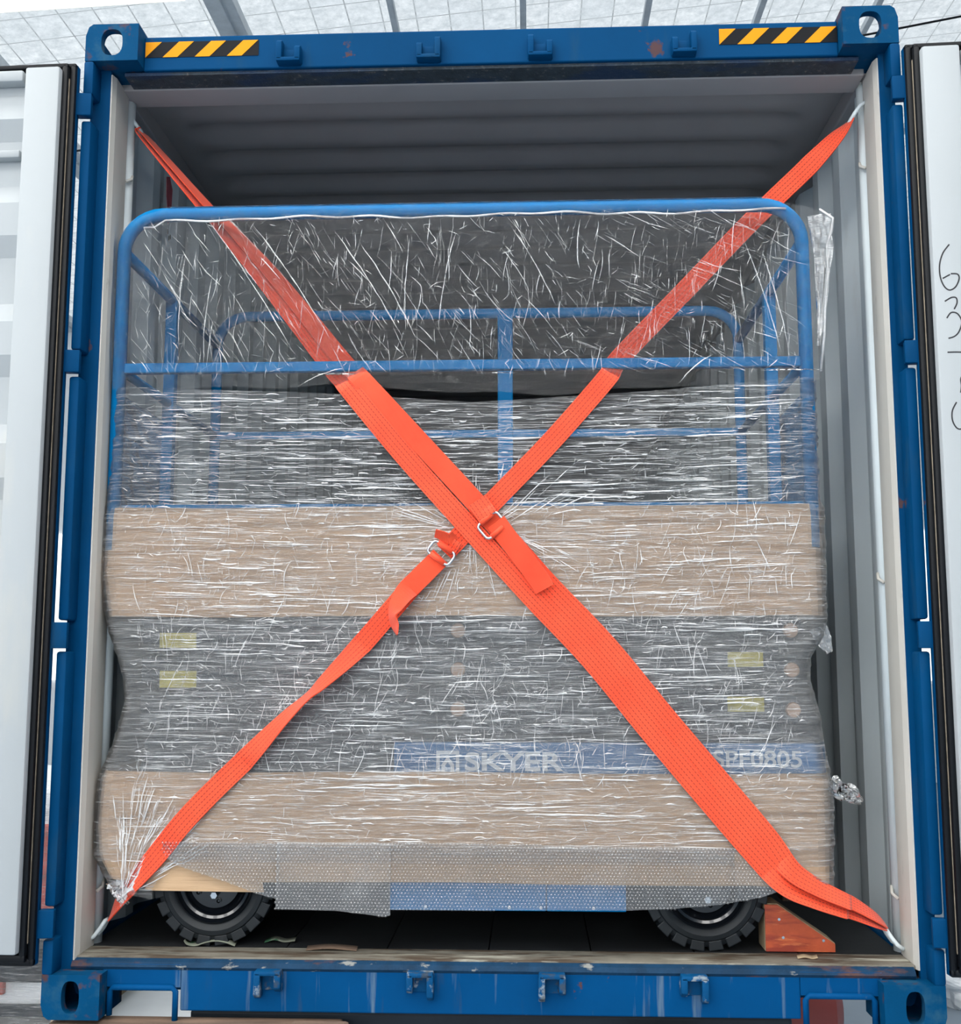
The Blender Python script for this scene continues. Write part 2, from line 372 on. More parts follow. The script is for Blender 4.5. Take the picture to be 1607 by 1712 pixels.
for x in (-7.5, -5.2, 5.0, 8.2):
    tag(B().box(x-.12, x+.12, 12.9, 13.1, GZ, RZ(x)-.05, .01).out('steel_column', M['galv']), {-7.5: 'leftmost grey steel column far behind left door', -5.2: 'grey steel column seen in gap beside left post', 5.0: 'grey steel column seen in gap beside right post', 8.2: 'rightmost grey steel column behind right door'}[x], 'column', 'hall columns')

# ------------------------------------------------------------------ the container
CT = empty('shipping_container', (0, 0, 0)); tag(CT, 'blue high-cube shipping container with both end doors swung open', 'container')
HW, TOP, LEN = 1.219, 2.896, 12.19
FY = .055      # recessed face of header and sill
ZF = .150      # inside floor
ROOFZ = 2.845

def casting(sx, top):
    x0 = HW-.162; x1 = HW; z0, z1 = (TOP-.118, TOP) if top else (0, .118)
    def oval(cx, cz, rx, rz, n=24, p=2.6):
        return [(cx+math.copysign(abs(math.cos(a))**(2/p), math.cos(a))*rx, cz+math.copysign(abs(math.sin(a))**(2/p), math.sin(a))*rz) for a in [2*math.pi*k/n for k in range(n)]]
    r = .03; oc = []
    corners = [(x1, z0), (x1, z1), (x0, z1), (x0, z0)]
    n = 24
    hole = oval((x0+x1)/2-.0, (z0+z1)/2, .033 if top else .025, .042 if top else .043)
    outer = []
    cx, cz = (x0+x1)/2, (z0+z1)/2
    for k in range(n):
        a = 2*math.pi*k/n; c, s_ = math.cos(a), math.sin(a)
        t = min((x1-x0)/2/max(abs(c), 1e-6), (z1-z0)/2/max(abs(s_), 1e-6)); outer.append((cx+c*t, cz+s_*t))
    # push the points nearest to the corners into them, round the outer free corner
    for c in corners:
        i = min(range(n), key=lambda k: (outer[k][0]-c[0])**2+(outer[k][1]-c[1])**2); outer[i] = c
    ci = corners[1] if top else corners[0]
    i = min(range(n), key=lambda k: (outer[k][0]-ci[0])**2+(outer[k][1]-ci[1])**2)
    zz = -1 if top else 1
    outer[i] = (ci[0]-.009, ci[1]+zz*.009); 
    for j in (i-1, (i+1) % n):
        q = outer[j]
        if abs(q[0]-ci[0]) < 1e-6: outer[j] = (q[0], q[1])
    bm = bmesh.new()
    wall = .028; Y0, Y1 = 0.0, .178
    def ring(pts, y): return [bm.verts.new((sx*p[0], y, p[1])) for p in pts]
    inner = [(cx+(p[0]-cx)*.74, cz+(p[1]-cz)*.74) for p in outer]
    A = ring(outer, Y0); A2 = ring(outer, wall); Hh = ring(hole, Y0); H2 = ring(hole, wall); Cc = ring(outer, Y1); I1 = ring(inner, wall); I2 = ring(inner, Y1)
    for k in range(n):
        j = (k+1) % n
        bm.faces.new((A[k], A[j], Hh[j], Hh[k])); bm.faces.new((Hh[k], Hh[j], H2[j], H2[k])); bm.faces.new((A2[k], A2[j], A[j], A[k]))
        bm.faces.new((H2[k], H2[j], I1[j], I1[k]))
        if top and outer[k][1] > z1-.012 and outer[j][1] > z1-.012:     # twist-lock opening in the top plate
            bm.faces.new((A2[k], I1[k], I1[j], A2[j])); continue
        bm.faces.new((I1[k], I1[j], I2[j], I2[k])); bm.faces.new((I2[k], I2[j], Cc[j], Cc[k])); bm.faces.new((Cc[k], Cc[j], A2[j], A2[k]))
    b = B(); b.bm.free(); b.bm = bm
    return b.out('corner_casting', M['blue_rust'], CT, ang=35)
for sx in (-1, 1):
    for top in (True, False): casting(sx, top)

# header, sill
B().box(-HW+.162, HW-.162, FY, .15, 2.772, 2.882, .004).out('header_beam', M['blue'], CT)
B().box(-HW+.1, HW-.1, FY+.012, .15, 2.762, 2.7725).out('header_drip_strip', M['grime'], CT)
B().box(-1.16, 1.16, .15, .262, 2.758, 2.85, .004).out('header_liner', M['roof_in'], CT)
sb = B()
sb.box(-.85, .85, FY, .16, .012, .135, .004)
for s in (-1, 1):
    a, b = sorted((s*.85, s*(HW-.15))); sb.box(a, b, FY, .16, .074, .135)
sb.out('sill_beam', M['blue_sill'], CT)
for s in (-1, 1):
    B().tube([(s*1.046, FY-.004, .0), (s*1.046, FY-.004, .062), (s*1.038, FY-.004, .074), (s*.872, FY-.004, .074), (s*.862, FY-.004, .064), (s*.862, FY-.004, -.012)], .0085, 8).out('pocket_frame', M['blue_sill'], CT, smooth=True)
B().prism([(FY-.004, .128), (FY+.004, .140), (.075, .1485), (.075, .135), (FY, .12)], 0, -1.16, 1.16).out('sill_lip', M['sill_edge'], CT)
B().box(-1.155, 1.165, .072, .185, .138, .1515, .003).out('sill_threshold', M['threshold'], CT)
# posts
for s in (-1, 1):
    xin = 1.155 if s < 0 else 1.170
    B().prism([(s*HW, .06), (s*(xin+.004), .06), (s*(xin+.004), .075), (s*(xin+.030), .1), (s*(xin+.030), .19), (s*HW, .19)], 2, .118, 2.778).out('corner_post', M['blue'], CT)
    B().prism([(s*xin, .062), (s*(xin+.005), .062), (s*(xin+.03), .20), (s*(xin-.002), .20), (s*(xin-.006), .085)], 2, .14, 2.765).out('post_jamb', M['jamb'], CT)
    B().tube([(s*(xin+.016), .236, .15), (s*(xin+.016), .236, 2.77)], .028, 14).out('lashing_post', M['white_in'], CT, smooth=True)
    for z in (2.48, 1.2, .30):
        B().tube([(s*(xin-.004), .20, z), (s*(xin-.016), .214, z+.012), (s*(xin-.012), .232, z+.03)], .005, 6).out('lashing_bar', M['jamb'], CT, smooth=True)
    hz = [(2.595, 2.665), (1.806, 1.872), (1.006, 1.080), (.218, .292)]
    lims = [2.778]+[q for h in hz for q in (h[1]+.006, h[0]-.008)]+[.116]
    for i in range(0, len(lims), 2):
        B().box(*sorted((s*1.222, s*1.190)), -.002, .07, lims[i+1], lims[i], .008).out('hinge_bar', M['blue'], CT, ang=40)
    # side walls, trapezoid corrugation
    prof = []; y = .26
    while y < LEN-.1:
        prof += [(y, 1.180), (y+.070, 1.180), (y+.138, 1.214), (y+.210, 1.214)]; y += .278
    P = np.array([[[s*x, yy, z] for z in (.14, 2.79)] for yy, x in prof])
    wl_ = grid_mesh('side_wall', P, M['white_in'], CT, smooth=False)
    B().box(*sorted((s*1.168, s*1.219)), .19, LEN, 2.772, 2.85, .006).out('top_rail', M['roof_in'], CT)
    B().box(*sorted((s*1.17, s*1.219)), .19, LEN, .0, .155, .006).out('bottom_rail', M['blue'], CT)
    if s < 0:
        st = B().prism([(.665, 2.70), (.70, 2.715), (.735, 2.68), (.728, 2.60), (.700, 2.535), (.690, 2.58), (.672, 2.63)], 0, -1.178, -1.1765).out('pink_sticker', M['pink'], wl_)
        for yy, zz in ((.70, 2.51), (.715, 2.49), (.73, 2.50)):
            B().box(-1.178, -1.1766, yy-.003, yy+.003, zz-.012, zz+.008).out('ink_drip', M['ink'], wl_)
# roof with rounded transverse ribs
ny, nx = 660, 60
ys = np.linspace(.26, LEN-.05, ny); xs = np.linspace(-1.2, 1.2, nx)
ph = ((ys-.30)/.2125) % 1
pr = np.clip((np.abs(ph-.5)-.12)/.26, 0, 1)            # 0 in the rib, 1 between the ribs
wx = np.clip((1.06-np.abs(xs))/.05, 0, 1); wx = wx*wx*(3-2*wx)
Z = ROOFZ -.012 + .046*((1-pr)[:, None]*wx[None, :])
P = np.stack([np.broadcast_to(xs[None], Z.shape), np.broadcast_to(ys[:, None], Z.shape), Z], -1)
grid_mesh('roof_panel', P, M['roof_in'], CT)
B().box(-1.2, 1.2, .2, LEN, 2.882, 2.89).out('roof_skin', M['blue'], CT)
# floor planks
for i in range(8):
    a = -1.17+i*.2925; B().box(a+.002, a+.2905, .186, LEN-.05, ZF-.03, ZF).out('floor_plank', M['floor_in'], CT)
B().box(-1.2, 1.2, LEN-.05, LEN, 0, TOP).out('end_wall', M['white_in'], CT)
B().box(-1.2, 1.2, .3, .4, .0, .11).out('cross_member', M['blue'], CT)
# corner lashing rings
for (x, y, z, dx, dz) in ((-1.172, .25, 2.72, 1, -1), (1.172, .205, 2.69, -1, -1), (-1.165, .20, .165, 1, 1), (1.165, .185, .17, -1, 1)):
    pts = [(x, y-.018, z), (x+dx*.018, y-.018, z+dz*.012), (x+dx*.034, y-.014, z+dz*.034), (x+dx*.046, y-.008, z+dz*.055), (x+dx*.046, y+.016, z+dz*.055), (x+dx*.034, y+.024, z+dz*.034), (x+dx*.018, y+.026, z+dz*.012), (x, y+.026, z)]
    B().tube(pts, .0062, 8).out('lashing_ring', M['white_in'], CT, smooth=True)

# locking-bar keepers
def keeper(x, z, tall, top):
    b = B(); d = 1 if top else -1; y0 = FY-.038
    b.box(x-.038, x+.038, FY-.006, FY+.004, z-.026, z+.022, .003)
    b.box(x-.036, x+.036, y0, FY, z-d*.026-.005 if False else (z-.030 if top else z+.018), (z-.018 if top else z+.030), .003)
    for q in (-1, 1):
        h = .044 if q == tall else .026
        zz = sorted((z-d*.026, z+d*h))
        cx = x+q*.028
        b.prism([(y0, zz[0] if top else zz[1]), (FY, zz[0] if top else zz[1]), (FY, zz[1] if top else zz[0]), (y0+.016, zz[1] if top else zz[0]), (y0, (zz[1]-.012) if top else (zz[0]+.012))], 0, cx-.009, cx+.009, .003)
    return b.out('lock_keeper', M['keeper_worn'] if not top else M['blue'], CT, ang=40)
for x, t in ((-.602, -1), (-.175, 1), (.163, -1), (.595, 1)): keeper(x, 2.806, t, True)
for x, t in ((-.601, -1), (-.182, 1), (.178, -1), (.562, 1)): keeper(x, .098, t, False)

# hazard stickers
for x0 in (-1.052, .703):
    y0 = FY-.0015; z0, z1 = 2.814, 2.864; wd = .352
    hs = B().box(x0, x0+wd, y0, FY+.001, z0, z1).out('hazard_sticker', M['black'], CT)
    for k in range(4):
        a = x0+k*.1-.046; sl = .05
        q = [(a, z0), (a+.046, z0), (a+.046+sl, z1), (a+sl, z1)]
        if k == 0: q = [(x0, z0), (x0+.050, z1), (x0, z1)]
        if k == 3: q = [(a, z0), (a+.046, z0), (min(a+.046+sl, x0+wd), z1), (a+sl, z1)]
        B().prism(q, 1, y0-.001, y0).out('stripe', M['yellow'], hs)

# doors, swung right round
def door(s, ang):
    ca, sa = math.cos(ang), math.sin(ang); YD = -.014; XH = 1.227 if s < 0 else 1.220
    T = lambda u, w, z: (s*(XH+u*ca), YD-u*sa-w, z)
    z0, z1, Wd = .150, 2.748, 1.165
    # panel with level corrugations
    prof = [(z0+.15, .030), (z1-.15, .030)]
    zs = [(z0+.03, .018)]; z = z0+.10
    while z < z1-.12:
        zs += [(z, .018), (z+.10, .018), (z+.16, .046), (z+.26, .046), (z+.32, .018)]; z += .36
    zs = [q for q in zs if q[0] < z1-.10]+[(z1-.09, .018), (z1-.02, .018)]
    P = np.array([[T(u, w, zz) for zz, w in zs] for u in (.11, Wd-.11)])
    d = grid_mesh('door', P, M['door_white'], CT, smooth=False); d['label'] = 'white inner face of the %s container door' % ('left' if s < 0 else 'right')
    bx = lambda u0, u1, w0, w1, a, b, bev, n, m_: B().box(u0, u1, w0, w1, a, b, bev).xf(T).out(n, m_, d, ang=40)
    bx(.0, Wd, -.008, .016, z0, z1, .002, 'door_skin', M['blue'])
    bx(.034, .140, .014, .066, z0+.036, z1-.026, .008, 'door_stile', M['door_white'])
    bx(Wd-.140, Wd-.034, .014, .066, z0+.036, z1-.026, .008, 'door_stile', M['door_white'])
    bx(.150, Wd-.15, .014, .058, z1-.065, z1-.030, .006, 'door_rail', M['door_white'])
    bx(.150, Wd-.15, .014, .058, z0+.03, z0+.13, .006, 'door_rail', M['door_white'])
    bx(.152, Wd-.152, .014, .05, z1-.30, z1-.275, .006, 'door_rail', M['door_white'])
    # rubber seal all round: a flat lip and a rounded lip
    for a, b, w, n in ((.0, .018, .030, 'gasket_lip'), (.018, .036, .046, 'gasket_bulb')):
        bx(a, b, .010, w, z0+a, z1-a*.4, .006, n, M['rubber'])
        bx(Wd-b, Wd-a, .010, w, z0+a, z1-a*.4, .006, n, M['rubber'])
        bx(a, Wd-a, .010, w, z1-a*.4-.014, z1-a*.4, .004, n, M['rubber'])
        bx(a, Wd-a, .010, w, z0+a*.7, z0+a*.7+.02, .004, n, M['rubber'])
    bx(.017, .0195, .02, .0325, z0+.06, z1-.05, .0006, 'gasket_retainer', M['rubber_edge'])
    for a, b in hz:
        B().prism([(s*1.186, -.018), (s*1.226, -.022), (s*1.262, -.030), (s*1.262, -.006), (s*1.226, .006), (s*1.192, .012)], 2, a, b, .003).out('hinge_blade', M['blue'], d, ang=40)
    return d, T
dl, TL = door(-1, math.radians(-2)); dr, TR = door(1, math.radians(3))

# handwriting on the right door: 6 3 7 0, one under another
def scribble(strokes):
    for nm, ss in strokes:
        b = B()
        for st in ss:
            pts = []
            P0 = [Vector((u, 0, z)) for u, z in st]
            for i in range(len(P0)-1):
                a = P0[max(i-1, 0)]; p = P0[i]; q = P0[i+1]; e = P0[min(i+2, len(P0)-1)]
                for k in range(5):
                    t = k/5; pts.append(.5*((2*p)+(-a+q)*t+(2*a-5*p+4*q-e)*t*t+(-a+3*p-3*q+e)*t**3))
            pts.append(P0[-1])
            b.tube([(p.x, .0664, p.z) for p in pts], .0021, 5)
        b.xf(lambda u, w, z: TR(u, .0662+(w-.0664)*.3, z)).out('marker_digit', M['ink'], dr)
def pz(px, py):   # pixel-free: digits laid out in metres from the stile edge
    return (.035+(px-158)*.00031, 2.185-(py)/1712*.66)
scribble([
    ('six', [[pz(*q) for q in ((305, 150), (245, 215), (212, 300), (212, 390), (240, 460), (285, 492), (340, 470), (375, 410), (362, 375), (305, 370))], [pz(*q) for q in ((298, 376), (232, 404))]]),
    ('three', [[pz(*q) for q in ((240, 575), (300, 548), (340, 552), (345, 590), (318, 635))], [pz(*q) for q in ((250, 700), (290, 660), (345, 670), (378, 730), (350, 800), (310, 835), (255, 850))]]),
    ('seven', [[pz(*q) for q in ((240, 952), (310, 952), (392, 955), (405, 952))], [pz(*q) for q in ((402, 955), (385, 1030), (365, 1110), (342, 1150), (345, 1200), (335, 1250))]]),
    ('zero', [[pz(*q) for q in ((295, 1318), (255, 1380), (252, 1450), (285, 1505), (330, 1510), (380, 1460), (405, 1390), (395, 1320))]])])

# ------------------------------------------------------------------ what carries the container
TRL = empty('container_trailer', (0, 2, GZ)); tag(TRL, 'flat trailer under the container with worn brown end beam and faded red markers', 'trailer')
B().box(-1.20, -.40, -.05, .09, -.16, -.012, .006).out('bolster', M['timber'], TRL)
B().box(.38, .58, -.05, .22, -.16, -.03, .006).out('bolster', M['timber'], TRL)
B().box(1.05, 1.24, -.0, .09, -.16, -.012, .006).out('bolster', M['timber'], TRL)
B().box(-.535, -.375, -.16, .05, -.10, -.005, .01).out('marker_block', M['timber'], TRL)
B().box(-.535, -.375, -.168, -.159, -.075, -.014, .003).out('red_marker', M['red_paint'], TRL)
for x in (-.45, .45): B().box(x-.06, x+.06, .1, 12.2, -.42, -.16, .01).out('main_beam', M['dark_steel'], TRL)
B().box(-.84, .84, .12, .2, -.30, -.003, .01).out('rear_cross_beam', M['dark_steel'], TRL)
for y in (1.9, 3.2):
    B().tube([(-.95, y, GZ+.42), (.95, y, GZ+.42)], .06, 12).out('axle', M['dark_steel'], TRL, smooth=True)
    B().box(-.5, .5, y-.08, y+.08, GZ+.42, -.42).out('axle_hanger', M['dark_steel'], TRL)
    for s in (-1, 1):
        B().lathe([(.12, -.12), (.34, -.14), (.42, -.10), (.42, .10), (.34, .14), (.12, .12)], (s*.86, y, GZ+.42), 32, 0).out('trailer_wheel', M['tyre'], TRL, ang=40)
tank = empty('air_tank', (1.25, 1.5, -.4)); tag(tank, 'maroon cylinder glimpsed through the right opening of the blue sill', 'tank')
B().lathe([(0, -.45), (.10, -.44), (.16, -.40), (.175, -.34), (.175, .34), (.16, .40), (.10, .44), (0, .45)], (.90, 1.62, -.40), 32, 0).out('tank_body', M['maroon'], tank, ang=40)
for x in (.7, 1.05): B().lathe([(.176, -.02), (.18, -.02), (.18, .02), (.176, .02)], (x, 1.62, -.40), 32, 0).out('tank_band', M['dark_steel'], tank)
B().box(.5, .56, 1.55, 1.69, -.42, -.3).out('tank_bracket', M['dark_steel'], tank)
tag(B().box(-3.0, -1.3, 2.7, 5.2, GZ, GZ+.012, .004).out('floor_sheet', M['sheet_white']), 'white sheet on the hall floor seen through left sill opening', 'sheet')

crp_ = empty('plastic_bag', (2.72, 4.2, GZ)); tag(crp_, 'crumpled white and pink plastic bag on the hall floor at far right', 'plastic bag')
for j in range(3):
    t_ = np.linspace(0, 1, 24); A_, B_ = np.meshgrid(t_*2*math.pi, t_*math.pi, indexing='ij')
    rad_ = .16*(.6+.8*vn(A_*2, B_*3, 40+j))
    grid_mesh('bag_lobe', np.stack([2.70+.16*j+rad_*np.sin(B_)*np.cos(A_), 4.2+rad_*np.sin(B_)*np.sin(A_), GZ+.14+.8*rad_*np.cos(B_)], -1), M['sheet_white'] if j != 1 else M['pink'], crp_, smooth=False)
# wrapped goods standing left behind the container
WG = empty('wrapped_pallet_load', (-3.2, 4.0, GZ)); tag(WG, 'red and grey machine wrapped in streaky film behind the left door', 'wrapped machine')
B().box(-3.9, -2.35, 3.3, 4.7, GZ+.14, .25, .03).out('machine_body', M['sheet_white'], WG)
B().box(-3.75, -2.80, 3.27, 3.31, GZ+.25, GZ+.5, .01).out('red_panel', M['red_paint'], WG)
B().box(-3.75, -2.55, 3.27, 3.31, -.42, .05, .01).out('red_panel', M['red_paint'], WG)
B().box(-2.95, -2.55, 3.26, 3.30, -.80, -.52, .01).out('dark_panel', M['dark_steel'], WG)
B().box(-3.75, -2.45, 3.26, 3.30, GZ+.14, GZ+.2, .005).out('dark_panel', M['dark_steel'], WG)
for x in (-3.7, -3.1, -2.5): B().box(x-.06, x+.06, 3.35, 4.65, GZ, GZ+.14, .005).out('pallet_runner', M['pale_wood'], WG)
n, mz = 60, 40
xs_ = np.linspace(-3.95, -2.3, n); zs_ = np.linspace(GZ+.1, .3, mz)
X, Z_ = np.meshgrid(xs_, zs_, indexing='ij')
grid_mesh('stretch_film', np.stack([X, 3.22+.03*ridge(X*3, Z_*14, 5), Z_], -1), M['film'], WG)

# ------------------------------------------------------------------ the wrapped scissor lift
YF = .118      # film front plane
LIFT = empty('scissor_lift', (-.09, .7, ZF)); tag(LIFT, 'blue scissor lift standing crosswise inside the container under film and cardboard', 'scissor lift')
X0, X1, YB = -1.150, .972, 1.22     # guardrail outer limits, back plane

def rail_loop(y, x0, x1, zt, zb, r, rc=.12):
    pts = [(x0+r, y, zb)]
    for k in range(9):
        a = math.pi/2*k/8; pts.append((x0+r+rc-rc*math.cos(a), y, zt-r-rc+rc*math.sin(a)))
    for k in range(9):
        a = math.pi/2*k/8; pts.append((x1-r-rc+rc*math.sin(a), y, zt-r-rc+rc*math.cos(a)))
    pts.append((x1-r, y, zb)); return pts
TZ, BZ = 2.368, 1.30
for y, nm in ((.152, 'front'), (YB, 'back')):
    f = B().tube(rail_loop(y, X0, X1, TZ, BZ, .021), .021, 12).out('guardrail_hoop', M['lift_blue'], LIFT, smooth=True)
    B().box(X0+.04, X1-.04, y-.014, y+.014, 1.841, 1.872, .004).out('mid_rail', M['lift_blue'], f)
    for x in ((.03,) if nm == 'back' else ()):
        B().box(x-.03, x+.03, y-.02, y+.02, BZ, TZ-.03, .005).out('guardrail_post', M['lift_blue'], f)
for x in (X0+.021, X1-.021):
    sr = B().tube([(x, .152, TZ-.14), (x, YB, TZ-.14)], .018, 10).out('side_rail', M['lift_blue'], LIFT, smooth=True)
    B().tube([(x, .152, 1.857), (x, YB, 1.857)], .015, 8).out('side_mid_rail', M['lift_blue'], sr, smooth=True)
    B().box(x-.02, x+.02, .62, .66, BZ, TZ-.14, .004).out('side_post', M['lift_blue'], sr)
B().box(X0+.01, X1-.01, .18, YB+.02, 1.16, 1.30, .01).out('platform_deck', M['deck_steel'], LIFT)
B().box(X0+.01, X1-.01, .172, .182, 1.28, 1.44, .003).out('toe_board', M['lift_blue'], LIFT)
# folded scissor arms
for i, (za, zb) in enumerate(((1.02, 1.10), (.905, .985), (.79, .87))):
    for y in (.19, 1.12):
        ar = B().box(-1.04, .90, y, y+.05, za, zb, .006).out('scissor_arm', M['dark_steel'], LIFT)
        if y < .5:
            for x in (-.09, .885 if i else .885):
                B().lathe([(0, -.012), (.019, -.012), (.022, -.008), (.022, .002)], (x, .19, (za+zb)/2), 20).out('pivot_pin', M['pin'], ar, ang=40)
B().box(-.98, .86, .235, 1.12, .76, 1.14).out('scissor_core', M['dark_steel'], LIFT)
for (a, b, c, d_) in ((-.985, -.875, 1.010, 1.054), (-.981, -.871, .892, .941), (.701, .803, .954, .997), (.697, .802, .825, .868)):
    B().box(a, b, .184, .190, c, d_).out('warning_label', M['label_yellow'], LIFT)
# chassis
B().box(-1.03, .955, .20, 1.18, .36, .745, .015).out('chassis', M['dark_steel'], LIFT)
np_ = B().box(-.275, .968, .165, .20, .636, .736, .004).out('name_band', M['lift_blue2'], LIFT)
B().box(-.283, .165, .172, .20, .262, .42, .003).out('skirt_panel', M['lift_blue'], LIFT)
B().box(.167, .393, .172, .20, .262, .42, .003).out('skirt_panel', M['lift_blue'], LIFT)
for x in (.06, -.18, .15, .3): B().lathe([(0, -.005), (.005, -.005), (.006, 0)], (x, .172, .273), 12).out('skirt_screw', M['chrome'], LIFT)

def text(body, x0, x1, z0, z1, y, bold=.0):
    cu = bpy.data.curves.new('lettering', 'FONT'); cu.body = body; cu.size = 1; cu.offset = bold; cu.extrude = .001
    o = bpy.data.objects.new('lettering', cu); COL.objects.link(o)
    dg = bpy.context.evaluated_depsgraph_get(); me = bpy.data.meshes.new_from_object(o.evaluated_get(dg))
    bpy.data.objects.remove(o)
    c = np.array([v.co[:] for v in me.vertices]); mn, mx = c.min(0), c.max(0)
    for v in me.vertices:
        q = v.co.copy()
        v.co = (x0+(q.x-mn[0])/(mx[0]-mn[0])*(x1-x0), y-q.z, z0+(q.y-mn[1])/(mx[1]-mn[1])*(z1-z0))
    me.materials.append(M['white_letter'])
    return link('lettering', me, np_)
text('SKYER', -.068, .217, .655, .708, .1635, .025)
text('SPF0805', .648, .900, .668, .716, .1635, .012)
lg = B()
lg.prism([(-.151, .712), (-.084, .712), (-.084, .652), (-.094, .652), (-.094, .702), (-.141, .702), (-.141, .652), (-.151, .652)], 1, .1625, .165)
lg.prism([(-.136, .652), (-.126, .652), (-.126, .668), (-.1175, .680), (-.109, .668), (-.109, .652), (-.099, .652), (-.099, .672), (-.1175, .697), (-.136, .672)], 1, .1625, .165)
lg.out('logo', M['white_letter'], np_)

# wheels
def wheel(cx, cy, flip):
    R = .178; cz = ZF+R+.001; k = -1 if flip else 1
    w = B().lathe([(.118, .004), (.122, .0), (.135, -.004), (.148, -.001), (.152, .004), (.160, .006), (.168, .012), (.168, .098), (.160, .105), (.118, .105), (.118, .004)], (cx, cy, cz), 64, cap=False).xf(lambda x, y, z: (x, cy+k*(y-cy), z)).out('wheel', M['tyre'], LIFT, ang=30)
    n = 20
    for i in range(n):
        a = 2*math.pi*(i+.5)/n; h = .0195
        c, s_ = math.cos(a), math.sin(a)
        P2 = [(.150, -.030*.62), (.150, .030*.62), (R, .030*.70), (R, -.030*.70)]
        q = [(cx+r_*c-t_*s_, cz+r_*s_+t_*c) for r_, t_ in P2]
        B().prism(q, 1, cy+k*.002, cy+k*.05, .003).out('tread_block', M['tyre'], w)
    B().lathe([(.118, .004), (.112, -.002), (.108, .004), (.104, .012), (.096, .014), (.090, .006), (.084, .014), (.078, .022), (.074, .014), (.060, .012), (0, .012), ], (cx, cy, cz), 64, cap=False).xf(lambda x, y, z: (x, cy+k*(y-cy), z)).out('rim', M['rim'], w, ang=40)
    B().lathe([(0, -.012), (.010, -.012), (.011, -.008), (.011, .012)], (cx+.004, cy, cz-.034), 6).xf(lambda x, y, z: (x, cy+k*(y-cy), z)).out('hub_nut', M['chrome'], w)
    for i in range(5):
        a = 2*math.pi*(i+.2)/5-math.pi/2
        B().lathe([(.003, .010), (.006, .006), (.008, .006), (.008, .013)], (cx+.055*math.cos(a), cy, cz+.055*math.sin(a)), 12).xf(lambda x, y, z: (x, cy+k*(y-cy), z)).out('wheel_bolt', M['rim'], w)
for cx in (-.803, .622):
    wheel(cx, .195, False); wheel(cx, 1.17, True)
B().box(.868, .950, .34, .42, .262, .36, .004).out('ribbed_pad', M['timber'], LIFT)
for i in range(7): B().box(.872+i*.0115, .878+i*.0115, .334, .342, .264, .33).out('pad_rib', M['timber'], LIFT)

# ------------------------------------------------------------------ outline of the wrapped load
OL = np.array([(-1.143, 1.819), (-1.146, 1.669), (-1.155, 1.448), (-1.168, 1.407), (-1.172, 1.230), (-1.144, 1.086), (-1.088, .927), (-1.081, .839), (-1.107, .734), (-1.148, .630), (-1.156, .493), (-1.147, .408), (-1.099, .324), (-1.063, .299)])
OR = np.array([(.981, 1.797), (.979, 1.435), (.992, 1.417), (.990, 1.101), (.981, 1.049), (.939, .980), (.934, .911), (.959, .809), (.969, .707), (.986, .623), (.985, .473), (.976, .333), (.974, .30)])
def XL(z): return np.interp(z, OL[::-1, 1], OL[::-1, 0])
def XR(z): return np.interp(z, OR[::-1, 1], OR[::-1, 0])

def wrap_point(s, z, inset=0.0, rad=.055, depth=.5):
    """s in 0..1 round the load: left side, rounded corner, front, corner, right side"""
    xl = XL(z)+inset; xr = XR(z)-inset; y0 = YF+inset
    LA = depth; LC = rad*math.pi/2; LFr = (xr-xl-2*rad); tot = 2*LA+2*LC+LFr
    d = s*tot
    x = np.empty_like(d); y = np.empty_like(d); nx = np.zeros_like(d); ny = np.zeros_like(d)
    a = d < LA; x[a] = xl[a]; y[a] = (y0+rad+LA-d)[a]; nx[a] = -1
    b = (~a) & (d < LA+LC); t = (d-LA)/rad
    x[b] = (xl+rad-rad*np.cos(t))[b]; y[b] = (y0+rad-rad*np.sin(t))[b]; nx[b] = -np.cos(t)[b]; ny[b] = -np.sin(t)[b]
    c = (~a) & (~b) & (d < LA+LC+LFr); x[c] = (xl+rad+d-LA-LC)[c]; y[c] = y0; ny[c] = -1
    e = (~a) & (~b) & (~c) & (d < LA+2*LC+LFr); t = (d-LA-LC-LFr)/rad
    x[e] = (xr-rad+rad*np.sin(t))[e]; y[e] = (y0+rad-rad*np.cos(t))[e]; nx[e] = np.sin(t)[e]; ny[e] = -np.cos(t)[e]
    g = ~(a | b | c | e); x[g] = xr[g]; y[g] = (y0+rad+d-LA-2*LC-LFr)[g]; nx[g] = 1
    return x, y, nx, ny

# cardboard bands folded round the load
def card_band(name, z0, z1, label, inset, depth):
    n, k = 120, 14
    s, z = np.meshgrid(np.linspace(0, 1, n), np.linspace(z0, z1, k), indexing='ij')
    x, y, nx, ny = wrap_point(s, z, inset, .05, depth)
    w = .004*(vn(x*5, z*4, 3)-.5)
    P = np.stack([x+nx*w, y+ny*w, z+.006*(vn(x*3, z*0, 9)-.5)], -1)
    P2 = np.stack([x+nx*w-nx*.004, y+ny*w-ny*.004, P[..., 2]], -1)
    full = np.concatenate([P, P2[:, ::-1], P[:, :1]], 1)
    o = grid_mesh(name, full, M['card'], smooth=False)
    tag(o, label, 'cardboard', 'cardboard guards on the lift')
    return o
card_band('cardboard_sheet', 1.100, 1.424, 'upper brown cardboard band behind the strap crossing', .011, .30)
card_band('cardboard_sheet', .345, .652, 'lower brown cardboard band beneath the lettered blue strip', .011, .30)
tag(B().prism([(-.985, .322), (-.962, .318), (-.64, .316), (-.66, .43), (-.945, .43), (-.953, .40), (-.962, .39), (-.966, .36), (-.975, .35)], 1, .130, .134).out('cardboard_sheet', M['card']), 'plain torn cardboard flap hanging over the left wheel', 'cardboard', 'cardboard guards on the lift')
tag(B().prism([(.690, .352), (.800, .347), (.797, .44), (.692, .44)], 1, .110, .113).out('cardboard_sheet', M['card']), 'small cardboard patch above the right wheel', 'cardboard', 'cardboard guards on the lift')

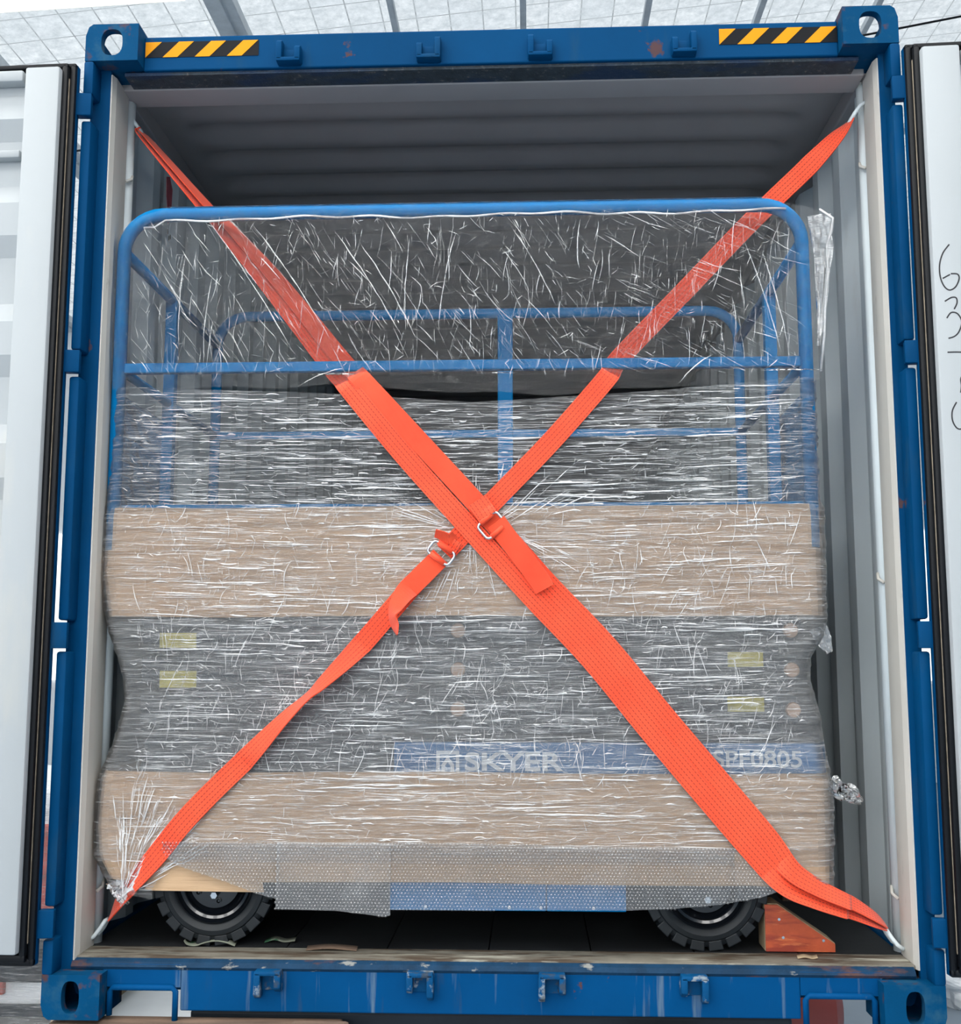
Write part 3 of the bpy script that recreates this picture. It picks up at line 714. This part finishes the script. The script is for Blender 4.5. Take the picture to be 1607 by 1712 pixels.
# ------------------------------------------------------------------ stretch film round the load
FILM = empty('stretch_film', (-.09, .3, .3)); tag(FILM, 'streaky clear stretch film wound round the scissor lift', 'stretch film')
def ztop(x): return np.interp(x, [-1.2, -1.05, -.45, -.05, .5, .85, 1.0], [1.795, 1.79, 1.765, 1.735, 1.765, 1.795, 1.805])
def zbot(x): return np.interp(x, [-1.2, -1.10, -1.04, -.97, -.90, -.6, 0, .7, .80, .9, 1.0], [.33, .31, .295, .36, .415, .425, .42, .405, .36, .34, .335])
def film_relief(x, z):
    h = .004*(ridge(x*1.1+.6*vn(x*2, z*3, 11), z*46+2.0*vn(x*1.6, z*4, 2), 1)-.5)
    h += .0025*(ridge(x*3, z*90+1.2*vn(x*3, z*9, 4), 6)-.5)
    h += .003*(ridge(x*9+z*14+1.5*vn(x*5, z*6, 23), z*11-x*7+1.5*vn(x*6, z*5, 24), 8)-.5)
    gap = np.exp(-((z-.95)/.16)**2)
    h -= .010*gap*(vn(x*2.2, z*3, 13)-.2)
    return h
n, k = 640, 420
s, t = np.meshgrid(np.linspace(0, 1, n), np.linspace(0, 1, k), indexing='ij')
xa, _, _, _ = wrap_point(s, np.full_like(s, 1.2))
zt_, zb_ = ztop(xa), zbot(xa)
z = zb_+(zt_-zb_)*t
x, y, nx, ny = wrap_point(s, z)
h = film_relief(x+y*.9, z)
# gathered knot low on the left
P = np.stack([x+nx*h, np.minimum(y+ny*h, y+.006), z], -1)
grid_mesh('wound_layer', P, M['film'], FILM)

n, k = 260, 90
s, z = np.meshgrid(np.linspace(0, 1, n), np.linspace(.40, 1.425, k), indexing='ij')
x, y, nx, ny = wrap_point(s, z, .0075, .05, .3)
h = .003*(ridge(x*20, z*24, 17)-.5)
grid_mesh('inner_layer', np.stack([x+nx*h, y+ny*h, z], -1), M['inner_film'], FILM)
def creases(name, items, mat_, parent, surf):
    """each item: x, z, angle, length, width, bow -> a thin raised fold lying on surf(x,z)=y"""
    V = []; F = []
    for (cx, cz, an, ln, wd, bow) in items:
        ns = max(4, min(14, int(ln/.03)))
        tt = np.linspace(-.5, .5, ns+1); c, s_ = math.cos(an), math.sin(an)
        off = bow*(.25-tt*tt)*4+.0025*(rng.random(ns+1)-.5)*min(1, ln*4)
        px = cx+tt*ln*c-off*s_; pz_ = cz+tt*ln*s_+off*c
        hw = wd*.5*np.clip((.5-np.abs(tt))*5, .05, 1)*(.6+.8*rng.random(ns+1))
        py = surf(px, pz_)
        i0 = len(V)
        for i in range(ns+1):
            V.append((px[i]+hw[i]*s_, py[i]-.0004, pz_[i]-hw[i]*c)); V.append((px[i], py[i]-.0008-hw[i]*.9, pz_[i])); V.append((px[i]-hw[i]*s_, py[i]-.0004, pz_[i]+hw[i]*c))
        for i in range(ns):
            a = i0+3*i; F.append((a, a+1, a+4, a+3)); F.append((a+1, a+2, a+5, a+4))
    me = bpy.data.meshes.new(name); me.from_pydata(V, [], F); me.shade_smooth(); me.materials.append(mat_)
    o = link(name, me, parent); o['kind'] = 'stuff'; return o
def front_y(x, z): return YF-np.clip(film_relief(x+YF*.9, z), -.02, .02)-.0002
R = rng.random
items = []
for i in range(5200):      # level folds from winding
    zc = .36+1.42*R(); xc = -1.08+2.02*R()
    if zc > ztop(xc)-.01 or zc < zbot(xc)+.01: continue
    dens = .85 if zc > 1.44 else .6
    if R() > dens: continue
    ln = .02+.26*R()**2.4
    if xc-ln/2 < XL(zc)+.05 or xc+ln/2 > XR(zc)-.045: continue
    tilt = .10*(xc+.1)*(.5-R()*.3)*(1 if zc > 1.1 else .3)+.035*(R()-.5)*2
    items.append((xc, zc, tilt, ln, .0007+.0030*R()**4, .01*(R()-.5)))
for i in range(1100):       # steep folds of the layers beneath
    zc = .62+.80*R(); xc = -1.05+1.95*R(); ln = .012+.12*R()**2.5
    if xc-.05 < XL(zc)+.05 or xc+.05 > XR(zc)-.05: continue
    items.append((xc, zc, math.radians(55+60*R()), ln, .0007+.0014*R()**2, .02*(R()-.5)))
for i in range(3800):      # fine crumpled texture of the inner turns
    zc = .44+1.30*R(); xc = -1.09+2.03*R(); ln = .008+.028*R()
    if zc > ztop(xc)-.02 or xc-.03 < XL(zc)+.04 or xc+.03 > XR(zc)-.035: continue
    an = (R()-.5)*1.0 if R() < .5 else math.pi*R()
    items.append((xc, zc, an, ln, .0006+.0010*R()**2, .006*(R()-.5)))
for i in range(120):       # fan round the crossing of the straps
    a = R()*2*math.pi; r = .08+.25*R(); xc = -.03+r*math.cos(a); zc = 1.36+r*math.sin(a)*.6
    if zc > 1.7: continue
    items.append((xc, zc, a+.15*(R()-.5), .04+.12*R(), .001+.002*R()**2, 0))
for i in range(150):       # pulled towards the gathered knot low on the left
    a = math.radians(25+75*R()); r = .03+.26*R()**.8; xc = -1.045+r*math.cos(a)*.9; zc = .30+r*math.sin(a)
    if xc < XL(zc)+.03: continue
    items.append((xc, zc, a+.1*(R()-.5), .03+.10*R(), .001+.003*R()**2, .01*(R()-.5)))
creases('film_fold', items, M['crease'], FILM, front_y)
# gathered knot and loose ends
def crumple(name, path, width, mat_, parent, amp=.012, seed=1, k=26):
    P0 = np.array(path); L_ = np.linspace(0, 1, len(P0)); tt = np.linspace(0, 1, k)
    C = np.stack([np.interp(tt, L_, P0[:, i]) for i in range(3)], -1); wd = np.interp(tt, np.linspace(0, 1, len(width)), width)
    d = np.gradient(C, axis=0); d /= np.linalg.norm(d, axis=1)[:, None]
    side = np.cross(d, np.array([0, -1., 0])); side /= np.linalg.norm(side, axis=1)[:, None]+1e-9
    vv = np.linspace(-.5, .5, 18)
    P = C[:, None]+side[:, None]*(vv[None, :, None]*wd[:, None, None])
    e = vn(tt[:, None]*9+seed, vv[None]*12+seed, seed)-.5
    P[..., 1] += amp*2*e; P[..., 0] += amp*.7*(vn(tt[:, None]*14, vv[None]*9, seed+3)-.5); P[..., 2] += amp*.7*(vn(tt[:, None]*12, vv[None]*11, seed+5)-.5)
    return grid_mesh(name, P, mat_, parent, smooth=True)
crumple('gathered_end', [(-1.075, .135, .345), (-1.06, .14, .31), (-1.045, .145, .275)], [.06, .045, .03], M['crease'], FILM, .012, 3)
crumple('torn_end', [(.975, .15, .63), (1.01, .17, .60), (1.04, .19, .595), (1.07, .20, .565)], [.05, .045, .05, .02], M['crease_top'], FILM, .02, 4)
crumple('loose_flap', [(.955, .15, 1.07), (.975, .16, 1.03), (.992, .17, .995)], [.05, .05, .02], M['crease_top'], FILM, .006, 6)

# ------------------------------------------------------------------ crinkled sheet over the upper guardrail
SH = empty('plastic_sheet', (-.09, .13, 1.8)); tag(SH, 'crinkled clear plastic sheet draped over the upper guardrail', 'plastic sheet')
SL = np.array([(1.78, -1.135), (1.95, -1.150), (2.15, -1.158), (2.24, -1.158), (2.30, -1.13), (2.335, -1.06), (2.355, -1.0), (2.40, -.96)])
SR = np.array([(1.78, .985), (1.90, .998), (2.0, 1.006), (2.1, 1.020), (2.2, 1.020), (2.245, 1.036), (2.285, 1.046), (2.30, 1.02), (2.33, .955), (2.35, .86), (2.40, .80)])
n, k = 560, 230
a = np.linspace(0, 1, n); v = np.linspace(0, 1, k)
# vertical run: 0 at the hem below the mid rail, up the front, over the rail, a little down behind
zz = np.interp(v, [0, .86, .90, .93, .96, 1.0], [1.79, 2.335, 2.362, 2.3705, 2.362, 2.33]); yy = np.interp(v, [0, .86, .90, .93, .96, 1.0], [.124, .124, .128, .152, .178, .182])
A, VV = np.meshgrid(a, v, indexing='ij')
Zs = np.broadcast_to(zz, A.shape).copy(); Ys = np.broadcast_to(yy, A.shape).copy()
xl = np.interp(Zs, SL[:, 0], SL[:, 1]); xr = np.interp(Zs, SR[:, 0], SR[:, 1])
Xs = xl+(xr-xl)*A
Zs += np.where(VV < .05, .02*(vn(Xs*6, 0*Xs, 21)-.5), 0)-.030*np.exp(-((Xs-0.1)/.4)**2)*(VV < .001)
fold = lambda x_, z_: (.006*(ridge(x_*5-z_*3.2+1.5*vn(x_*2, z_*2, 7), z_*2.2+x_*.8, 3)-.5)+.004*(ridge(x_*18+z_*9+2*vn(x_*4, z_*5, 5), z_*9-x_*4, 5)-.5)
                       + .0046*(ridge(x_*34, z_*32, 9)-.5)+.0022*(ridge(x_*80+z_*20, z_*76, 10)-.5))
rel = fold(Xs, Zs)
amp = np.clip((.88-VV)*12, .12, 1)
Ys = np.minimum(Ys-.004-rel*amp, np.where(VV < .86, .128, 1))
P = np.stack([Xs, Ys, Zs], -1)
grid_mesh('sheet', P, M['film_top'], SH)
def sheet_y(x_, z_): return np.minimum(.120-fold(x_, z_), .126)-.0004
items = []
for i in range(1500):
    xc = -1.08+2.0*R(); zc = 1.82+.50*R()
    if R() < .35: an = math.radians(-55+20*(R()-.5))+(.5 if xc > .3 else 0); ln = .03+.14*R()**2
    elif R() < .5: an = math.radians(85+24*(R()-.5)); ln = .03+.12*R()**2
    else: an = math.pi*R(); ln = .012+.035*R()
    if not (1.80 < zc-abs(math.sin(an))*ln/2 and zc+abs(math.sin(an))*ln/2 < 2.335): continue
    items.append((xc, zc, an, ln, .0006+.0018*R()**3, .02*(R()-.5)*ln*6))
for x_, z_, an, ln in ((-.72, 2.10, -57, .52), (-.60, 2.12, -56, .45), (-.36, 2.10, -58, .42), (-.30, 2.08, -60, .36), (.14, 2.15, -62, .30), (.28, 2.22, 88, .16), (.86, 2.02, -78, .36), (.82, 2.05, -74, .38), (-.93, 2.06, 88, .3), (-.85, 2.0, 86, .28), (-.24, 2.1, 88, .3), (-.12, 2.12, 80, .3), (-.5, 1.815, 22, .16), (.62, 1.83, 40, .14)):
    items.append((x_, z_, math.radians(an), ln, .0030, .008))
creases('sheet_fold', items, M['crease_top'], SH, sheet_y)
crumple('loose_corner', [(1.0, .13, 2.305), (1.008, .131, 2.2), (1.0, .131, 2.06), (.985, .13, 1.9)], [.07, .06, .035, .01], M['crease_top'], SH, .006, 12)
# thicker rolled hem where the sheet hangs over the rail
hem = B().tube([(x_, .121+.002*math.sin(x_*23), 2.318+.004*math.sin(x_*9)+.003*math.sin(x_*31)-(.02 if x_ < -1.0 else 0)) for x_ in np.linspace(-1.06, .90, 60)], .0035, 6).out('rolled_hem', M['crease'], SH, smooth=True)
B().tube([(1.00, .124, 2.32), (1.04, .126, 2.292), (1.034, .128, 2.25), (1.018, .126, 2.21), (1.018, .126, 2.12), (1.006, .124, 2.02), (1.0, .124, 1.93), (.985, .122, 1.82)], .004, 6).out('rolled_edge', M['crease'], SH, smooth=True)

# ------------------------------------------------------------------ bubble wrap along the bottom
def inside(px, pz_, poly):
    r = False; j = len(poly)-1
    for i in range(len(poly)):
        xi, zi = poly[i]; xj, zj = poly[j]
        if (zi > pz_) != (zj > pz_) and px < (xj-xi)*(pz_-zi)/(zj-zi)+xi: r = not r
        j = i
    return r
def bubbles(poly, y, label, mat_, pitch=.0098, rot=0):
    r = empty('bubble_wrap', (sum(p[0] for p in poly)/len(poly), y, min(p[1] for p in poly))); tag(r, label, 'bubble wrap', 'bubble wrap along the bottom')
    bw = lambda x_, z_: .010*(vn(x_*3, z_*7, 15)-.5)
    t = B().prism(poly, 1, y, y+.0015); 
    t.out('backing_sheet', mat_, r)
    V = []; F = []; rad = pitch*.46
    xs0 = min(p[0] for p in poly); xs1 = max(p[0] for p in poly); z0 = min(p[1] for p in poly); z1 = max(p[1] for p in poly)
    row = 0; zc = z0+rad*.4
    while zc < z1:
        xc = xs0+(pitch/2 if row % 2 else 0)
        while xc < xs1:
            X_, Z_c = xc, zc+rot*(xc-xs0)
            if inside(X_, Z_c, poly):
                i0 = len(V)
                for rr, hh in ((1, 0), (.86, .48), (.5, .78)):
                    for q in range(7):
                        an = 2*math.pi*q/7; V.append((X_+rad*rr*math.cos(an), y-rad*hh, Z_c+rad*rr*math.sin(an)))
                V.append((X_, y-rad*.86, Z_c))
                for b_ in (0, 7):
                    for q in range(7): F.append((i0+b_+q, i0+b_+(q+1) % 7, i0+b_+7+(q+1) % 7, i0+b_+7+q))
                for q in range(7): F.append((i0+14+q, i0+14+(q+1) % 7, i0+21))
            xc += pitch
        zc += pitch*.866; row += 1
    me = bpy.data.meshes.new('bubble_layer'); me.from_pydata(V, [], F); me.shade_smooth(); me.materials.append(M['bubble_dome'])
    o = link('bubble_layer', me, r); o['kind'] = 'stuff'
    return r
bubbles([(-.930, .435), (-.915, .412), (-.885, .392), (-.83, .374), (-.74, .347), (-.66, .318), (-.605, .304), (-.592, .300), (-.592, .455), (-.93, .455)], .108, 'bubble wrap curving down over torn cardboard above left wheel', M['bubble'])
bubbles([(-.600, .276), (-.42, .272), (-.29, .258), (-.274, .262), (-.274, .46), (-.600, .46)], .104, 'milky double layer of bubble wrap hanging left of blue skirt panel', M['bubble_milky'])
bubbles([(-.276, .276), (.391, .280), (.52, .286), (.648, .298), (.76, .318), (.85, .348), (.845, .40), (.80, .45), (-.276, .46)], .108, 'long strip of bubble wrap over blue skirt and right wheel', M['bubble'])

# ------------------------------------------------------------------ lashing straps
PX = .00172
def catmull(P, k=7):
    P = np.array(P, float); out = []
    for i in range(len(P)-1):
        a = P[max(i-1, 0)]; p = P[i]; q = P[i+1]; e = P[min(i+2, len(P)-1)]
        for j in range(k):
            t = j/k; out.append(.5*((2*p)+(-a+q)*t+(2*a-5*p+4*q-e)*t*t+(-a+3*p-3*q+e)*t**3))
    out.append(P[-1]); return np.array(out)
def ribbon(name, pts, mat_, parent, Wd=.060, side=0.0, thick=.0032, share=1.0, lift=0.0, turn=1.0):
    """pts: x,y,z,apparent width px. The band keeps its width Wd and turns on edge where it looks narrower"""
    C = catmull(pts); pos = C[:, :3].copy(); w = np.minimum(C[:, 3]*PX*share, Wd); w = np.maximum(w, .006)
    d = np.gradient(pos, axis=0); d /= np.linalg.norm(d, axis=1)[:, None]
    wd = np.cross(d, np.array([0, -1., 0])); wd /= np.linalg.norm(wd, axis=1)[:, None]
    c = np.clip(w/Wd, 0, 1); sn = np.sqrt(1-c*c)
    if side: pos += wd*(side*(C[:, 3]*PX-w)/2)[:, None]
    front = pos[:, 1] < .14
    pos[:, 1] -= np.where(front, .5*Wd*sn, 0); pos[:, 1] -= lift
    wv = wd*c[:, None]+np.array([0, turn, 0])*sn[:, None]
    nv = np.cross(wv, d); nv /= np.linalg.norm(nv, axis=1)[:, None]
    nv *= np.sign(-nv[:, 1:2]+1e-9)
    ac = np.linspace(-.5, .5, 7); m_ = len(pos)
    top = pos[:, None]+wv[:, None]*(ac*Wd)[None, :, None]+nv[:, None]*(thick/2)
    bot = pos[:, None]+wv[:, None]*(ac*Wd)[None, ::-1, None]-nv[:, None]*(thick/2)
    P = np.concatenate([top, bot, top[:, :1]], 1)
    L_ = np.concatenate([[0], np.cumsum(np.linalg.norm(np.diff(pos, axis=0), axis=1))])
    vv = np.concatenate([ac+.5, ac[::-1]+.5, [0]])
    uv = np.stack([np.broadcast_to(L_[:, None], P.shape[:2]), np.broadcast_to(vv[None], P.shape[:2])], -1)
    return grid_mesh(name, P, mat_, parent, uv=uv, smooth=False)
S1 = [(-1.130, .262, 2.670, 8), (-1.105, .250, 2.640, 16), (-.893, .225, 2.391, 26), (-.825, .215, 2.319, 34), (-.663, .200, 2.127, 48), (-.469, .182, 1.879, 56), (-.425, .150, 1.828, 58), (-.388, .108, 1.784, 62), (-.224, .102, 1.595, 70), (-.045, .100, 1.396, 72), (.148, .102, 1.179, 70), (.319, .102, .997, 70), (.487, .102, .790, 70), (.652, .102, .593, 70), (.765, .102, .459, 68), (.833, .104, .377, 58), (.914, .120, .331, 44), (1.014, .140, .289, 32), (1.085, .16, .252, 20), (1.122, .185, .228, 9)]
ST1 = empty('lashing_strap', (-.045, .1, 1.396)); tag(ST1, 'wide doubled orange strap running from upper left corner to lower right corner', 'strap', 'orange lashing straps')
ribbon('webbing', S1, M['strap_stitch'], ST1, side=1, share=.56, turn=-1.)
ribbon('webbing', S1[:11], M['strap_rib'], ST1, side=-1, share=.56, lift=-.003, turn=-1.)
ribbon('webbing', S1[9:], M['strap_stitch'], ST1, side=-1, share=.56, lift=-.003, turn=-1.)
ribbon('loose_tail', [(.026, .093, 1.372, 34), (.062, .091, 1.322, 34), (.105, .089, 1.266, 34), (.150, .089, 1.204, 34), (.166, .091, 1.176, 33)], M['strap_rib'], ST1)
ribbon('folded_loop', [(-.030, .094, 1.436, 36), (-.012, .090, 1.410, 35), (.002, .089, 1.388, 34)], M['strap_stitch'], ST1, thick=.006)
def buckle(c, an, parent, w=.036, h=.026):
    ca, sa = math.cos(an), math.sin(an); pts = []
    for cx, cz, a0 in ((w-.012, h-.012, 0), (-w+.012, h-.012, 90), (-w+.012, -h+.012, 180), (w-.012, -h+.012, 270)):
        for k in range(5):
            a = math.radians(a0+22.5*k); pts.append((cx+.012*math.cos(a), cz+.012*math.sin(a)))
    b = B().tube([(c[0]+u*ca-v_*sa, c[1], c[2]+u*sa+v_*ca) for u, v_ in pts], .0042, 8, closed=True).out('buckle', M['chrome'], parent, smooth=True)
    for sgn in (-1, 1):
        q = [(c[0]+u*ca-sgn*(h-.001)*-sa*-1, c[1], c[2]+u*sa+sgn*(h-.001)*ca) for u in (-w+.013, w-.013)]
        B().tube(q, .0078, 10).out('buckle_wrap', M['strap_rib'], b, smooth=True)
    return b
buckle((.014, .086, 1.362), math.radians(40), ST1)
ST2 = empty('lashing_strap', (-.3, .12, 1.1)); tag(ST2, 'single orange strap running from upper right corner to lower left corner', 'strap', 'orange lashing straps')
S2a = [(1.128, .214, 2.642, 8), (1.083, .210, 2.589, 26), (.989, .214, 2.490, 36), (.876, .222, 2.383, 36), (.781, .215, 2.287, 36), (.592, .200, 2.086, 36), (.409, .182, 1.893, 36), (.375, .150, 1.842, 36), (.348, .110, 1.795, 36), (.186, .108, 1.610, 36), (.008, .108, 1.426, 36), (-.124, .108, 1.285, 36)]
S2b = [(-.139, .100, 1.268, 36), (-.202, .100, 1.206, 37), (-.281, .104, 1.115, 37), (-.376, .106, 1.006, 34), (-.471, .106, .911, 22), (-.514, .106, .871, 14), (-.583, .106, .807, 22), (-.684, .104, .702, 34), (-.803, .104, .586, 37), (-.879, .106, .505, 36), (-.958, .115, .407, 34), (-1.022, .138, .337, 30), (-1.069, .165, .283, 22), (-1.108, .195, .228, 9)]
ribbon('webbing', S2a, M['strap_stitch'], ST2)
ribbon('webbing', S2a[:6], M['strap_rib'], ST2, lift=-.012)
ribbon('webbing', S2b, M['strap_stitch'], ST2)
ribbon('webbing', S2b[8:], M['strap_rib'], ST2, lift=-.01)
ribbon('loose_tail', [(-.135, .092, 1.272, 36), (-.192, .085, 1.213, 36), (-.235, .078, 1.169, 34), (-.260, .072, 1.126, 26), (-.269, .070, 1.100, 15), (-.261, .068, 1.072, 15), (-.254, .068, 1.045, 5)], M['strap_rib'], ST2)
ribbon('folded_loop', [(-.098, .094, 1.325, 34), (-.112, .092, 1.306, 35), (-.124, .090, 1.292, 36)], M['strap_stitch'], ST2, thick=.007)
crp = ribbon('loose_tail', [(-.150, .080, 1.338, 12), (-.125, .082, 1.330, 14), (-.108, .086, 1.322, 16), (-.094, .09, 1.336, 12)], M['strap_rib'], ST2, Wd=.03)
buckle((-.133, .084, 1.282), math.radians(-36), ST2, .038, .021)

# ------------------------------------------------------------------ on the container floor
CH = empty('wheel_chock', (.87, .23, ZF)); tag(CH, 'red plywood faced wooden wedge chock beside the right wheel', 'chock')
poly = [(.788, ZF+.0015), (.985, ZF+.0015), (.985, .176), (.826, .283), (.788, .283)]
B().prism(poly, 1, .205, .30, .002).out('wood_body', M['pale_wood'], CH)
B().prism([(.789, ZF+.002), (.984, ZF+.002), (.984, .174), (.825, .2805), (.789, .2805)], 1, .199, .206, .001).out('plywood_face', M['red_ply'], CH)
for x_, z_ in ((.828, .241), (.838, .191), (.951, .184)):
    B().lathe([(0, -.002), (.004, -.002), (.0045, 0)], (x_, .199, z_), 12).out('screw', M['chrome'], CH)
def scrap(name, pts, wid, mat_, label, cat):
    C = catmull(pts, 5)[:, :3]; P = np.stack([C, C+np.array([.0, wid, .006])], 1)
    P = np.concatenate([P, P[:, ::-1]+np.array([0, 0, -.0012])], 1); P = np.concatenate([P, P[:, :1]], 1)
    tag(grid_mesh(name, P, mat_, smooth=True), label, cat)
scrap('torn_paper', [(-.885, .192, .166, 0), (-.875, .190, .156, 0), (-.85, .188, .153, 0), (-.82, .190, .162, 0), (-.79, .192, .166, 0), (-.76, .190, .162, 0), (-.735, .188, .1535, 0)], .03, M['paper_green'], 'curled green and white paper scrap before the left wheel', 'paper scrap')
scrap('torn_paper', [(-.66, .24, .152, 0), (-.63, .24, .160, 0), (-.60, .24, .154, 0), (-.57, .24, .158, 0)], .02, M['paper_green'], 'small dark scrap right of the left wheel on floor', 'paper scrap')
scrap('wood_splinter', [(.86, .12, .1535, 0), (.88, .12, .157, 0), (.90, .12, .1535, 0), (.915, .12, .156, 0)], .012, M['pale_wood'], 'pale splintered flake on the threshold below the chock', 'wood splinter')
scrap('rusty_flake', [(-.52, .15, .1535, 0), (-.46, .15, .159, 0), (-.40, .15, .156, 0), (-.375, .15, .1535, 0)], .03, M['timber'], 'brown rusty flake lying on the left of the threshold', 'flake')
